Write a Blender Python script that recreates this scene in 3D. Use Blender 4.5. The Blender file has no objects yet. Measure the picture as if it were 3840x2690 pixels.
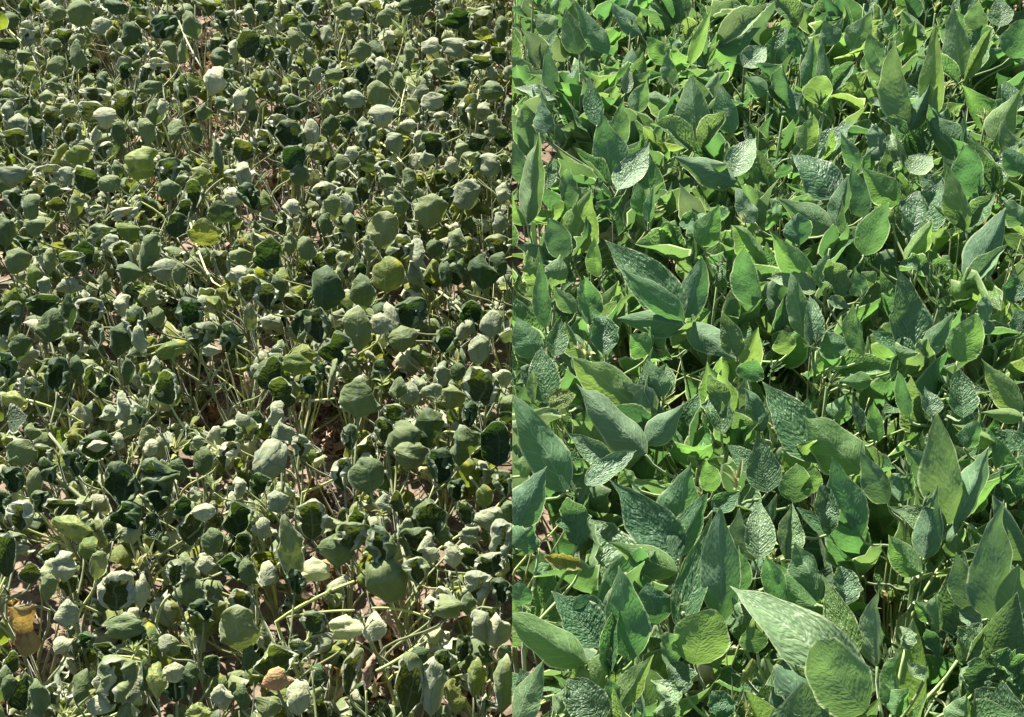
import bpy, bmesh, math, random
from mathutils import Vector, Matrix, noise
random.seed(7)
S = bpy.context.scene
C = S.collection
rnd = random.random
def U(a, b): return a + (b - a) * random.random()

# ------------------------------------------------------------------ camera
PITCH = math.radians(35); HALF = math.radians(14); CAMZ = 1.5
cd = bpy.data.cameras.new('camera'); cam = bpy.data.objects.new('camera', cd); C.objects.link(cam)
cam.location = (0, 0, CAMZ); cam.rotation_euler = (math.pi/2 - PITCH, 0, 0)
cd.sensor_fit = 'VERTICAL'; cd.angle = 2 * HALF; cd.clip_start = .05; cd.clip_end = 500
S.camera = cam
# ------------------------------------------------------------------ light
SUN_EL, SUN_AZ = math.radians(50), math.radians(-26)      # azimuth measured from +Y, negative = left
W = bpy.data.worlds.new("World"); S.world = W; W.use_nodes = True
wn = W.node_tree.nodes; wl = W.node_tree.links
sky = wn.new('ShaderNodeTexSky'); sky.sky_type = 'NISHITA'; sky.sun_disc = False
sky.sun_elevation = SUN_EL; sky.sun_rotation = SUN_AZ
wn['Background'].inputs[1].default_value = .05
wl.new(sky.outputs[0], wn['Background'].inputs[0])
sd = bpy.data.lights.new('sun', 'SUN'); sd.energy = 5.0; sd.angle = math.radians(.55); sd.color = (1, .95, .86)
sun = bpy.data.objects.new('sun', sd); C.objects.link(sun)
SUN = Vector((math.sin(SUN_AZ)*math.cos(SUN_EL), math.cos(SUN_AZ)*math.cos(SUN_EL), math.sin(SUN_EL)))
sun.rotation_euler = SUN.to_track_quat('Z', 'Y').to_euler(); sun.location = SUN * 8
S.view_settings.view_transform = 'Standard'; S.view_settings.look = 'None'
S.view_settings.gamma = 1; S.view_settings.use_curve_mapping = False
S.view_settings.exposure = 1.72
S.cycles.max_bounces = 5; S.cycles.transparent_max_bounces = 4
S.cycles.diffuse_bounces = 2; S.cycles.transmission_bounces = 4

# ------------------------------------------------------------------ photograph geometry: a ray through a point of the picture meets a real height
F = 1345 / math.tan(HALF)
FW = Vector((0, math.cos(PITCH), -math.sin(PITCH))); UP = Vector((0, math.sin(PITCH), math.cos(PITCH))); RT = Vector((1, 0, 0))
EYE = Vector((0, 0, CAMZ))
def ray(sx, sy): return FW + RT * ((sx-1920)/F) - UP * ((sy-1345)/F)
def at_z(sx, sy, z):
    d = ray(sx, sy); return EYE + d * ((z-CAMZ)/d.z)
def at_depth(sx, sy, dep): return EYE + ray(sx, sy) * dep
def depth(p): return (p-EYE).dot(FW)
def pix(p):
    v = p-EYE; d = max(v.dot(FW), .01)
    return 1920 + F*v.x/d, 1345 - F*v.dot(UP)/d
TILE = {'A': (0, 0), 'B': (960, 0), 'C': (0, 1345), 'D': (960, 1345), 'E': (1920, 0), 'F': (2880, 0), 'G': (1920, 1345), 'H': (2880, 1345)}
KS = 1.1957
def tp(t, x, y): return TILE[t][0] + x/KS, TILE[t][1] + y/KS

# ------------------------------------------------------------------ materials
class NT:
    def __init__(s, name):
        s.m = bpy.data.materials.new(name); s.m.use_nodes = True; s.t = s.m.node_tree; s.t.nodes.clear()
        s.out = s.n('ShaderNodeOutputMaterial')
    def n(s, ty, **k):
        o = s.t.nodes.new(ty)
        for a, b in k.items(): setattr(o, a, b)
        return o
    def l(s, a, b): s.t.links.new(a, b)
    def math(s, op, a, b=0, c=0, clamp=False):
        o = s.n('ShaderNodeMath', operation=op); o.use_clamp = clamp
        for i, v in enumerate((a, b, c)):
            if isinstance(v, (int, float)): o.inputs[i].default_value = v
            else: s.l(v, o.inputs[i])
        return o.outputs[0]
    def mix(s, f, a, b):
        o = s.n('ShaderNodeMix', data_type='RGBA')
        for i, v in ((0, f), (6, a), (7, b)):
            if isinstance(v, (int, float)): o.inputs[i].default_value = v
            elif isinstance(v, tuple): o.inputs[i].default_value = (*v, 1)
            else: s.l(v, o.inputs[i])
        return o.outputs[2]
    def ramp(s, f, lo, hi):
        o = s.n('ShaderNodeMapRange', interpolation_type='SMOOTHSTEP'); s.l(f, o.inputs[0])
        o.inputs[1].default_value = lo; o.inputs[2].default_value = hi
        return o.outputs[0]
    def noise(s, vec, scale, detail=2, dim='3D'):
        o = s.n('ShaderNodeTexNoise'); s.l(vec, o.inputs['Vector']); o.inputs['Scale'].default_value = scale
        o.inputs['Detail'].default_value = detail
        return o.outputs['Fac']

def leaf_mat(name, top, bottom, trans, edge, vein, rough=.38, bump=.5, tfac=.38, fuzz=.0, blotch=None, spec=.5, veins=7.0, nsc=1.0, varied=.25, gr=.6, rim0=.90, rimk=.2):
    N = NT(name)
    uv = N.n('ShaderNodeUVMap'); sep = N.n('ShaderNodeSeparateXYZ'); N.l(uv.outputs[0], sep.inputs[0])
    x = N.math('ABSOLUTE', N.math('MULTIPLY_ADD', sep.outputs[0], 2, -1)); v = sep.outputs[1]
    oi = N.n('ShaderNodeObjectInfo'); r = oi.outputs['Random']
    geo = N.n('ShaderNodeNewGeometry'); back = geo.outputs['Backfacing']
    # lateral veins sweep towards the tip
    p = N.math('SUBTRACT', v, N.math('MULTIPLY', x, .24))
    fr = N.math('ABSOLUTE', N.math('SUBTRACT', N.math('FRACT', N.math('MULTIPLY_ADD', p, veins, 2.3)), .5))
    lat = N.math('MULTIPLY', N.ramp(fr, .07, .015), N.ramp(x, .97, .6))
    mid = N.ramp(x, .05, .02)
    vm = N.math('MAXIMUM', N.math('MULTIPLY', lat, .8), mid)
    # pucker cells between the veins
    comb = N.n('ShaderNodeCombineXYZ')
    N.l(N.math('MULTIPLY', x, 8*nsc), comb.inputs[0]); N.l(N.math('MULTIPLY', p, veins*3.6*nsc), comb.inputs[1]); N.l(N.math('MULTIPLY', r, 17), comb.inputs[2])
    puck = N.noise(comb.outputs[0], 1.0, 1)
    tc = N.n('ShaderNodeTexCoord'); wn_ = N.noise(tc.outputs['Object'], 2.3, 2)
    h = N.math('ADD', N.math('MULTIPLY', puck, 2.6), N.math('MULTIPLY', N.ramp(fr, .0, .25), .3))
    h = N.math('SUBTRACT', h, N.math('MULTIPLY', mid, .5))
    h = N.math('ADD', h, N.math('MULTIPLY', N.noise(tc.outputs['Object'], 13*nsc, 3), .9*gr))
    bn = N.n('ShaderNodeBump'); N.l(h, bn.inputs['Height']); bn.inputs['Distance'].default_value = .0022
    bstr = N.math('MULTIPLY_ADD', back, -bump*.62, bump); N.l(bstr, bn.inputs['Strength'])
    # colours
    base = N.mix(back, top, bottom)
    veinf = N.math('MULTIPLY', vm, N.math('MULTIPLY_ADD', back, .35, .5))
    base = N.mix(veinf, base, vein)
    hsv = N.n('ShaderNodeHueSaturation'); N.l(base, hsv.inputs['Color'])
    N.l(N.math('MULTIPLY_ADD', r, -.045, .522), hsv.inputs['Hue'])
    N.l(N.math('ADD', N.math('MULTIPLY_ADD', r, varied, 1-varied*.5), N.math('MULTIPLY_ADD', wn_, .7, -.35)), hsv.inputs['Value'])
    base = hsv.outputs[0]
    if blotch:
        col, lo, hi = blotch
        base = N.mix(N.ramp(N.noise(tc.outputs['Object'], 3.1, 4), lo, hi), base, col)
    base = N.mix(N.math('MULTIPLY', N.ramp(N.noise(tc.outputs['Object'], 9, 3), .66, .74), .6), base, tuple(min(1, c*1.2+.06) for c in trans[:2])+(.05,))
    rim = N.math('MULTIPLY', N.math('MAXIMUM', N.ramp(x, rim0, rim0+.08), N.ramp(v, rim0+.06, .993)), N.math('MULTIPLY_ADD', wn_, .9, rimk, clamp=True))
    base = N.mix(N.math('MULTIPLY', rim, .8), base, edge)  # hairy margin; backlit rim brightness is also put into this pale colour
    ps = N.n('ShaderNodeBsdfPrincipled'); N.l(base, ps.inputs['Base Color'])
    N.l(N.math('MULTIPLY_ADD', back, .3, rough), ps.inputs['Roughness']); ps.inputs['Specular IOR Level'].default_value = spec
    N.l(bn.outputs[0], ps.inputs['Normal'])
    if fuzz:
        N.l(N.math('MULTIPLY_ADD', back, fuzz*.6, fuzz*.4), ps.inputs['Sheen Weight']); ps.inputs['Sheen Roughness'].default_value = .35
        ps.inputs['Sheen Tint'].default_value = (.9, 1, .86, 1)
    tr = N.n('ShaderNodeBsdfTranslucent'); N.l(bn.outputs[0], tr.inputs['Normal'])
    tcol = N.mix(N.math('MULTIPLY', vm, .2), trans, tuple(c*.55 for c in trans))
    hs2 = N.n('ShaderNodeHueSaturation'); N.l(tcol, hs2.inputs['Color']); N.l(N.math('MULTIPLY_ADD', r, -.05, .52), hs2.inputs['Hue'])
    N.l(N.math('MULTIPLY_ADD', wn_, .6, .7), hs2.inputs['Value'])
    N.l(N.mix(N.math('MULTIPLY', rim, .85), hs2.outputs[0], tuple(min(1, c*1.25) for c in edge)), tr.inputs['Color'])
    ms = N.n('ShaderNodeMixShader'); N.l(N.math('MULTIPLY_ADD', rim, .5-tfac, tfac), ms.inputs[0])
    N.l(ps.outputs[0], ms.inputs[1]); N.l(tr.outputs[0], ms.inputs[2]); N.l(ms.outputs[0], N.out.inputs[0])
    return N.m

M = {}
HEDGE = (.62, .68, .38)
M['healthy'] = leaf_mat('healthy_leaf', (.080, .165, .066), (.125, .225, .095), (.17, .34, .08), HEDGE, (.26, .40, .19), rough=.5, bump=.7, spec=.55)
M['fresh'] = leaf_mat('fresh_leaf', (.10, .20, .055), (.14, .255, .08), (.21, .40, .075), HEDGE, (.28, .42, .17), rough=.42, bump=.7, tfac=.45)
M['bluish'] = leaf_mat('bluish_leaf', (.068, .145, .062), (.115, .205, .10), (.14, .29, .07), HEDGE, (.2, .32, .18), rough=.48, bump=.65, tfac=.3, spec=.55)
M['painted_sheen'] = leaf_mat('painted_sheen_leaf', (.12, .215, .09), (.15, .25, .11), (.22, .36, .12), HEDGE, (.3, .4, .25), rough=.52, bump=.5, tfac=.22, spec=.6)  # paler leaf: silvery sun reflections are painted into the base colour
M['straw'] = leaf_mat('straw_leaf', (.48, .47, .24), (.45, .45, .25), (.5, .48, .15), (.6, .58, .36), (.55, .5, .3), rough=.6, bump=.7, tfac=.3)
WEDGE = (.58, .60, .46)  # cupped leaf colours darkened to stand in for the left half's lower exposure
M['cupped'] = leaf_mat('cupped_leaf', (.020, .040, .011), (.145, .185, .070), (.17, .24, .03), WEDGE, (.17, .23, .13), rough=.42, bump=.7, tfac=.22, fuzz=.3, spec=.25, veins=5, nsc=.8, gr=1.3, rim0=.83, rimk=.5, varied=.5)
M['cupped_grey'] = leaf_mat('greyish_cupped_leaf', (.026, .048, .015), (.33, .35, .205), (.18, .23, .05), (.58, .62, .5), (.22, .28, .18), rough=.5, bump=.7, tfac=.18, fuzz=.45, spec=.2, veins=5, nsc=.8, gr=1.3, rim0=.83, rimk=.5, varied=.5)  # paler copy: grey fuzz, with the sunlit look of the domes painted in
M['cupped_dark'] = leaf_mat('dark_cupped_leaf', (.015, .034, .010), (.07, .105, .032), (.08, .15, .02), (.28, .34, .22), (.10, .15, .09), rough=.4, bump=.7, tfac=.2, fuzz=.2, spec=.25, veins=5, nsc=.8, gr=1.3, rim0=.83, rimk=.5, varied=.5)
M['cupped_olive'] = leaf_mat('olive_cupped_leaf', (.08, .14, .03), (.145, .19, .055), (.26, .33, .03), WEDGE, (.25, .3, .12), rough=.45, bump=.7, tfac=.35, fuzz=.25, spec=.2, veins=5, nsc=.8, blotch=((.32, .30, .04), .52, .66))
M['yellowed'] = leaf_mat('yellowed_leaf', (.24, .29, .07), (.30, .34, .10), (.36, .40, .06), (.5, .5, .3), (.4, .42, .16), rough=.5, bump=.8, tfac=.35, blotch=((.12, .19, .05), .42, .58), veins=5, gr=1.5)
M['pale_shoot'] = leaf_mat('pale_shoot_leaf', (.42, .46, .20), (.46, .50, .27), (.5, .55, .18), (.6, .62, .42), (.5, .52, .3), rough=.6, bump=.4, tfac=.3, fuzz=.5)
M['amber'] = leaf_mat('amber_dead_leaf', (.28, .18, .08), (.36, .26, .12), (.4, .22, .05), (.6, .45, .2), (.45, .25, .1), rough=.6, bump=1, tfac=.35, blotch=((.2, .1, .05), .5, .6))
M['rusty'] = leaf_mat('rusty_leaf', (.3, .2, .07), (.40, .27, .12), (.5, .3, .06), (.5, .42, .25), (.4, .3, .1), rough=.6, bump=.8, tfac=.25, blotch=((.3, .36, .1), .48, .62))
M['brown'] = leaf_mat('brown_dead_leaf', (.26, .17, .10), (.34, .25, .17), (.35, .2, .08), (.4, .3, .2), (.3, .2, .12), rough=.75, bump=1, tfac=.15, blotch=((.14, .08, .05), .5, .64), varied=.8)
M['ashen'] = leaf_mat('ashen_dead_leaf', (.52, .44, .33), (.55, .47, .36), (.4, .32, .2), (.5, .44, .34), (.4, .34, .26), rough=.8, bump=1, tfac=.12, varied=.7)

def stem_mat(name, c1, c2, fuzz=.4):
    N = NT(name); tc = N.n('ShaderNodeTexCoord'); oi = N.n('ShaderNodeObjectInfo')
    b = N.mix(N.ramp(N.noise(tc.outputs['Object'], 22, 3), .35, .65), c1, c2)
    hsv = N.n('ShaderNodeHueSaturation'); N.l(b, hsv.inputs['Color'])
    N.l(N.math('MULTIPLY_ADD', oi.outputs['Random'], .7, .65), hsv.inputs['Value'])
    ps = N.n('ShaderNodeBsdfPrincipled'); N.l(hsv.outputs[0], ps.inputs['Base Color']); ps.inputs['Roughness'].default_value = .55
    ps.inputs['Sheen Weight'].default_value = fuzz; ps.inputs['Subsurface Weight'].default_value = 0
    N.l(ps.outputs[0], N.out.inputs[0]); return N.m
M['stalk_left'] = stem_mat('hairy_stalk', (.21, .24, .085), (.17, .20, .06))
M['stalk_yellow'] = stem_mat('yellow_green_stalk', (.42, .46, .12), (.34, .40, .12))
M['stalk_right'] = stem_mat('green_stalk', (.17, .27, .07), (.28, .36, .12))
M['stalk_brown'] = stem_mat('straw_stalk', (.36, .28, .16), (.26, .19, .11))

def soil_mat():
    N = NT('dry_soil'); tc = N.n('ShaderNodeTexCoord'); o = tc.outputs['Object']
    a = N.noise(o, 9, 8); b = N.noise(o, 70, 6)
    col = N.mix(N.ramp(a, .35, .65), (.15, .112, .08), (.25, .19, .135))
    col = N.mix(N.ramp(b, .5, .72), col, (.11, .075, .055))
    nz = N.n('ShaderNodeTexNoise'); N.l(o, nz.inputs['Vector']); nz.inputs['Scale'].default_value = 14; nz.inputs['Detail'].default_value = 4
    mv = N.n('ShaderNodeVectorMath', operation='MULTIPLY_ADD'); N.l(nz.outputs['Color'], mv.inputs[0]); mv.inputs[1].default_value = (.09, .09, .09); N.l(o, mv.inputs[2])
    vr = N.n('ShaderNodeTexVoronoi', feature='DISTANCE_TO_EDGE'); N.l(mv.outputs[0], vr.inputs['Vector']); vr.inputs['Scale'].default_value = 19
    cr = N.math('MULTIPLY', N.ramp(vr.outputs['Distance'], .05, .0), N.ramp(a, .42, .6))
    col = N.mix(N.math('MULTIPLY', cr, .6), col, (.14, .09, .07))
    ps = N.n('ShaderNodeBsdfPrincipled'); N.l(col, ps.inputs['Base Color']); ps.inputs['Roughness'].default_value = .95
    ps.inputs['Specular IOR Level'].default_value = .15
    bn = N.n('ShaderNodeBump'); bn.inputs['Distance'].default_value = .006; bn.inputs['Strength'].default_value = 1
    N.l(N.math('SUBTRACT', N.math('MULTIPLY_ADD', b, .8, a), N.math('MULTIPLY', cr, .6)), bn.inputs['Height']); N.l(bn.outputs[0], ps.inputs['Normal'])
    N.l(ps.outputs[0], N.out.inputs[0]); return N.m
M['soil'] = soil_mat()
def plain(name, c, r=.6):
    N = NT(name); tc = N.n('ShaderNodeTexCoord')
    ps = N.n('ShaderNodeBsdfPrincipled'); N.l(N.mix(N.noise(tc.outputs['Object'], 60, 4), c, tuple(v*.6 for v in c)), ps.inputs['Base Color'])
    ps.inputs['Roughness'].default_value = r; N.l(ps.outputs[0], N.out.inputs[0]); return N.m

# ------------------------------------------------------------------ helpers
def link(name, data, parent=None, mat=None, kind=None):
    o = bpy.data.objects.new(name, data); C.objects.link(o)
    if parent is not None: o.parent = parent
    if mat is not None and data is not None:
        if not data.materials: data.materials.append(mat)
        if data.materials[0] is not mat:
            o.material_slots[0].link = 'OBJECT'; o.material_slots[0].material = mat
    if kind: o['kind'] = kind
    return o
def mesh_from(name, vs, fs, mat=None, uvs=None, smooth=True):
    me = bpy.data.meshes.new(name); me.from_pydata(vs, [], fs)
    if mat: me.materials.append(mat)
    if smooth: me.polygons.foreach_set('use_smooth', [True]*len(me.polygons))
    if uvs is not None:
        ul = me.uv_layers.new(name='UVMap'); idx = [0]*len(me.loops); me.loops.foreach_get('vertex_index', idx)
        flat = []
        for i in idx: flat.extend(uvs[i])
        ul.data.foreach_set('uv', flat)
    me.update(); return me

def leaf_geo(nu, nv, a, b, cross, cp, tipc, basec, lp, fold=0., wave=0., wid=.6, seed=0, twist=0., jag=0.):
    """One leaflet: base at the origin, tip up +Y, upper surface +Z; cross = how far the margins roll in, tipc / basec = how far the ends roll in."""
    R = random.Random(seed)
    wmax = max((t/60)**a*(1-t/60)**b for t in range(1, 60))
    ph1, ph2, ph3 = R.random()*6, R.random()*6, R.random()*6
    # midrib
    mids = []; y = z = 0.; ds = 1./nv
    for j in range(nv+1):
        t = j*ds
        mids.append((y, z, None))
        tm = t+ds/2
        ang = tipc*max(0, (tm-.35)/.65)**lp - basec*max(0, (1-tm-.45)/.55)**1.6
        y += math.cos(ang)*ds; z += math.sin(ang)*ds
    vs, uvs = [], []
    for j in range(nv+1):
        t = j*ds
        ang = tipc*max(0, (t-.35)/.65)**lp - basec*max(0, (1-t-.45)/.55)**1.6
        tt = min(max(t, .004), .992)
        w = wid*.5*(tt**a*(1-tt)**b)/wmax*(1+jag*(R.random()-.5))
        y0, z0, _ = mids[j]
        ny, nz = -math.sin(ang), math.cos(ang)
        tw = twist*(t-.3)
        cr = cross*(.65+.35*math.sin(math.pi*min(1, t*1.05)))
        for i in range(-nu, nu+1):
            s = abs(i)/nu; sg = 1 if i >= 0 else -1
            n_ = 6; px = pz = 0.
            for k in range(n_):
                q = (k+.5)/n_*s
                an = fold+cr*q**cp
                px += math.cos(an)*w*s/n_; pz += math.sin(an)*w*s/n_
            pz += wave*w*s*s*(math.sin(t*11+ph1+(0 if i > 0 else ph2))+.6*math.sin(t*23+ph3+i))
            X = sg*px
            X, Z = X*math.cos(tw)-pz*math.sin(tw), X*math.sin(tw)+pz*math.cos(tw)
            vs.append([X, y0+ny*Z, z0+nz*Z]); uvs.append(((i/nu+1)/2, t))
    fs = []
    n = 2*nu+1
    for j in range(nv):
        for i in range(n-1):
            p = j*n+i; fs.append((p, p+1, p+n+1, p+n))
    return vs, fs, uvs
def normalise(vs):
    xs = [v[0] for v in vs]; ys = [v[1] for v in vs]
    wx = max(xs)-min(xs); ly = max(ys)-min(0, min(ys)); cx = (max(xs)+min(xs))/2; k = (1/wx+1/ly)/2
    for v in vs: v[0] = (v[0]-cx)/wx; v[1] = v[1]/ly; v[2] *= k
    return vs
def warp(vs, amp):
    o = Vector((U(0, 90), U(0, 90), U(0, 90)))
    for v in vs:
        k = min(1, v[1]*4) if v[1] > 0 else 0
        a = noise.noise_vector(Vector(v)*3.2+o); b = noise.noise_vector(Vector(v)*8+o); c = noise.noise_vector(Vector(v)*17+o)
        for i in range(3): v[i] += (a[i]*amp+b[i]*amp*.42+c[i]*amp*.16)*k
LIB = {}
WARP = {'cup': .1, 'dome': .11, 'open': .085, 'cuplow': .1, 'crumpled': .09, 'withered': .15, 'small': .05}
def lib(kind, i):
    return LIB[kind][i % len(LIB[kind])]
def make_lib(kind, n, f, nu, nv, mat, norm=True):
    L = []
    for i in range(n):
        g = leaf_geo(nu, nv, **f(), seed=random.randrange(99999))
        warp(g[0], WARP.get(kind, .045))
        if norm: normalise(g[0])
        L.append(mesh_from(kind+'_leaflet', g[0], g[1], mat, g[2]))
    LIB[kind] = L
# healthy blades
make_lib('flat', 20, lambda: dict(a=U(.55, .72), b=U(1.15, 1.5), cross=U(.1, .6), cp=1.2, tipc=U(-.5, .35), basec=U(-.2, .3), lp=1.3, fold=U(.05, .3), wave=U(.02, .06), twist=U(-.4, .4)), 5, 14, M['healthy'])
make_lib('folded', 14, lambda: dict(a=U(.6, .75), b=U(1.15, 1.5), cross=U(.1, .6), cp=1.2, tipc=U(-.6, .2), basec=U(-.2, .3), lp=1.3, fold=U(.55, .95), wave=U(.03, .07), twist=U(-.5, .5)), 5, 14, M['healthy'])
make_lib('round', 4, lambda: dict(a=U(.42, .55), b=U(.62, .8), cross=U(.3, .7), cp=1.2, tipc=U(-.4, .2), basec=.1, lp=1.3, fold=U(.0, .2), wave=.03), 5, 14, M['healthy'])
make_lib('crumpled', 16, lambda: dict(a=U(.5, .6), b=U(.7, .9), cross=U(1.2, 2.0), cp=1.2, tipc=U(-1.2, 1.2), basec=U(-.4, .4), lp=1.3, fold=U(.0, .5), wave=U(.10, .2), twist=U(-1, 1), jag=.25), 4, 12, M['healthy'])
make_lib('small', 20, lambda: dict(a=U(.55, .75), b=U(1.15, 1.5), cross=U(.1, .9), cp=1.2, tipc=U(-.7, .5), basec=U(-.2, .3), lp=1.3, fold=U(.1, .6), wave=U(.03, .09), twist=U(-.6, .6)), 3, 8, M['healthy'], True)
# cupped blades: margins rolled inwards over the upper face
make_lib('cup', 34, lambda: dict(a=U(.38, .5), b=U(.4, .56), cross=U(3.0, 4.8), cp=U(1.5, 3.0), tipc=U(2.0, 3.8), basec=U(.3, 1.2), lp=U(1.6, 2.6), fold=U(-.1, .4), wave=U(.08, .2), wid=U(.95, 1.25), twist=U(-.7, .7)), 7, 14, M['cupped'])
make_lib('dome', 34, lambda: dict(a=U(.36, .6), b=U(.4, .85), cross=U(1.2, 3.2), cp=U(.8, 2.4), tipc=U(1.0, 3.0), basec=U(.2, 1.3), lp=U(.9, 2.2), fold=U(.0, .8), wave=U(.08, .22), wid=U(.85, 1.1), twist=U(-.3, .3)), 5, 12, M['cupped'])
make_lib('open', 30, lambda: dict(a=U(.4, .55), b=U(.5, .95), cross=U(.8, 2.8), cp=U(1.0, 3.0), tipc=U(.3, 3.0), basec=U(.1, .5), lp=U(1.2, 2.2), fold=U(.0, .8), wave=U(.08, .2), wid=U(.7, .95), twist=U(-.6, .6), jag=.08), 6, 13, M['cupped'])
make_lib('cuplow', 30, lambda: dict(a=U(.38, .65), b=U(.42, .9), cross=U(1.0, 3.0), cp=U(1.0, 2.6), tipc=U(.6, 2.8), basec=U(.2, .9), lp=U(1.1, 1.9), fold=U(.0, .9), wave=U(.08, .2), wid=U(.7, 1.0), twist=U(-.9, .9)), 3, 8, M['cupped'])
make_lib('withered', 8, lambda: dict(a=U(.5, .7), b=U(.5, .9), cross=U(1.5, 3.0), cp=1.2, tipc=U(-1.5, 2.2), basec=U(-.6, .8), lp=1.2, fold=U(.0, .6), wave=U(.2, .4), wid=U(.5, .9), twist=U(-2, 2), jag=.5), 3, 9, M['brown'])

def shoot_geo(n, seed):
    R = random.Random(seed); V, Fs, UVs = [], [], []
    for k in range(n):
        g = leaf_geo(1, 4, .6, .8, R.uniform(.5, 1.2), 1.2, R.uniform(-.9, .9), .2, 1.2, R.uniform(.4, .9), .1, .3, k)
        L = R.uniform(.45, 1.0); m = Matrix.Rotation(R.uniform(0, 6.28), 4, 'Z') @ Matrix.Rotation(R.uniform(.35, 1.55), 4, 'X') @ Matrix.Scale(L, 4)
        off = Vector((0, 0, R.uniform(0, .5))); b = len(V)
        V += [tuple(m @ Vector(v)+off) for v in g[0]]; Fs += [tuple(b+i for i in f) for f in g[1]]; UVs += g[2]
    return V, Fs, UVs
SHOOTS = []
for k in range(5):
    g = shoot_geo(11, k+5); SHOOTS.append(mesh_from('shoot_tip', g[0], g[1], M['pale_shoot'], g[2]))

def tube(pts, r0, r1, sides=5):
    vs, fs = [], []
    n = len(pts)
    for i, p in enumerate(pts):
        d = (pts[min(i+1, n-1)]-pts[max(i-1, 0)]).normalized()
        a = d.orthogonal().normalized() if abs(d.z) > .99 else d.cross(Vector((0, 0, 1))).normalized()
        b = d.cross(a); r = r0+(r1-r0)*i/(n-1)
        for k in range(sides):
            t = 2*math.pi*k/sides; vs.append(tuple(p+(a*math.cos(t)+b*math.sin(t))*r))
    for i in range(n-1):
        for k in range(sides):
            k2 = (k+1) % sides
            fs.append((i*sides+k, i*sides+k2, (i+1)*sides+k2, (i+1)*sides+k))
    fs.append(tuple(range((n-1)*sides, n*sides)))
    return vs, fs
def bez(p0, p1, p2, p3, n):
    return [p0*(1-t)**3+p1*3*t*(1-t)**2+p2*3*t*t*(1-t)+p3*t**3 for t in [i/n for i in range(n+1)]]
def join_geo(parts):
    V, Fs = [], []
    for v, f in parts:
        b = len(V); V += v; Fs += [tuple(b+i for i in q) for q in f]
    return V, Fs

# ------------------------------------------------------------------ soil
def axis(lo, hi, step, far, grow=1.35):
    a = []; x = lo
    while x <= hi: a.append(x); x += step
    s = step; x = a[-1]
    while x < far: s *= grow; x += s; a.append(x)
    s = step; x = lo
    while x > -far: s *= grow; x -= s; a.insert(0, x)
    return a
def ground_z(x, y):
    n = noise.noise(Vector((x*5, y*5, 0)))*.012+noise.noise(Vector((x*22, y*22, 3)))*.006+abs(noise.noise(Vector((x*60, y*60, 8))))*.005
    return n*max(0, 1-max(0, abs(x)-1.5)/3)
xs = axis(-1.5, 1.5, .014, 90); ys = axis(.9, 4.2, .016, 90)
gv = [(x, y, ground_z(x, y)) for y in ys for x in xs]; nx = len(xs)
gf = [(j*nx+i, j*nx+i+1, (j+1)*nx+i+1, (j+1)*nx+i) for j in range(len(ys)-1) for i in range(nx-1)]
link('soil_ground', mesh_from('soil_ground', gv, gf, M['soil']), kind='structure')

# places where the soil shows: tile, x, y, rx, ry
GAPS = [('A', 1000, 320, 70, 40), ('A', 880, 280, 60, 60), ('A', 870, 650, 110, 70), ('A', 950, 530, 60, 45), ('A', 700, 870, 60, 45), ('A', 980, 1240, 60, 60),
        ('A', 910, 180, 40, 50), ('B', 60, 840, 60, 60), ('B', 130, 900, 80, 60), ('B', 280, 480, 50, 35), ('C', 960, 240, 90, 70), ('D', 350, 370, 110, 80), ('D', 280, 230, 60, 70),
        ('D', 350, 620, 110, 90), ('D', 640, 1200, 140, 80), ('C', 90, 1200, 50, 70), ('C', 210, 1330, 130, 100), ('D', 300, 1500, 120, 90), ('D', 560, 1420, 90, 110), ('C', 20, 1570, 40, 35),
        ('D', 950, 1590, 50, 50), ('C', 1010, 120, 120, 50), ('B', 800, 580, 60, 30), ('A', 460, 240, 50, 30), ('D', 300, 1010, 90, 60), ('C', 40, 90, 40, 40)]
GP = [(*tp(t, x, y), rx/KS, ry/KS) for t, x, y, rx, ry in GAPS]
def in_gap(sx, sy, k=1.0):
    return any(((sx-a)/(c*k))**2+((sy-b)/(d*k))**2 < 1 for a, b, c, d in GP)

# ------------------------------------------------------------------ plants
class Plant:
    def __init__(s, x, y, side, hgt):
        s.base = Vector((x, y, 0)); s.side = side; s.h = hgt
        lean = .06 if side == 'L' else .04
        s.top = Vector((x+U(-lean, lean), y+U(-lean, lean), hgt)); s.leaves = []   # (stalk pts, [(mesh, matrix, material)], stalk material, r)
        s.note = None; s.noteh = 0; s.shoots = []; s.branches = []
        s.mid = (s.base+s.top)/2+Vector((U(-.012, .012), U(-.012, .012), 0))
    def stem_pt(s, z):
        t = min(max(z/s.h, 0), 1); return s.base*(1-t)**2+s.mid*2*t*(1-t)+s.top*t*t
plants = []
def frame_ok(p, z, mx=160, my=200):
    q = pix(Vector((p[0], p[1], z))); return -mx < q[0] < 3840+mx and (-420 if p[0] < 0 else -560) < q[1] < 2690+my
def grid(side, sp, z, ylo, yhi, xhi):
    y = ylo; row = 0
    while y < yhi:
        x = sp*.22
        while x < xhi:
            px, py = x+U(-.33, .33)*sp, y+U(-.35, .35)*sp
            if px > .012 and (frame_ok(((-px if side == 'L' else px), py), z, 90, 110)):
                X = -px if side == 'L' else px
                g = pix(Vector((X, py, 0)))
                if not (side == 'L' and in_gap(*g, 1.15)):
                    hh = U(.20, .27) if side == 'L' else U(.36, .46)
                    plants.append(Plant(X, py, side, hh))
            x += sp
        y += sp*.92; row += 1
grid('L', .104, .28, .95, 4.7, 1.7)
grid('R', .134, .46, .75, 4.6, 1.7)
def nearest(p, side, reach=1.0):
    best = None; bd = 9
    for q in plants:
        if q.side != side: continue
        d = (Vector((p.x, p.y))-Vector((q.base.x, q.base.y))).length+.012*len(q.leaves)
        if d < bd: bd = d; best = q
    return best
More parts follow.
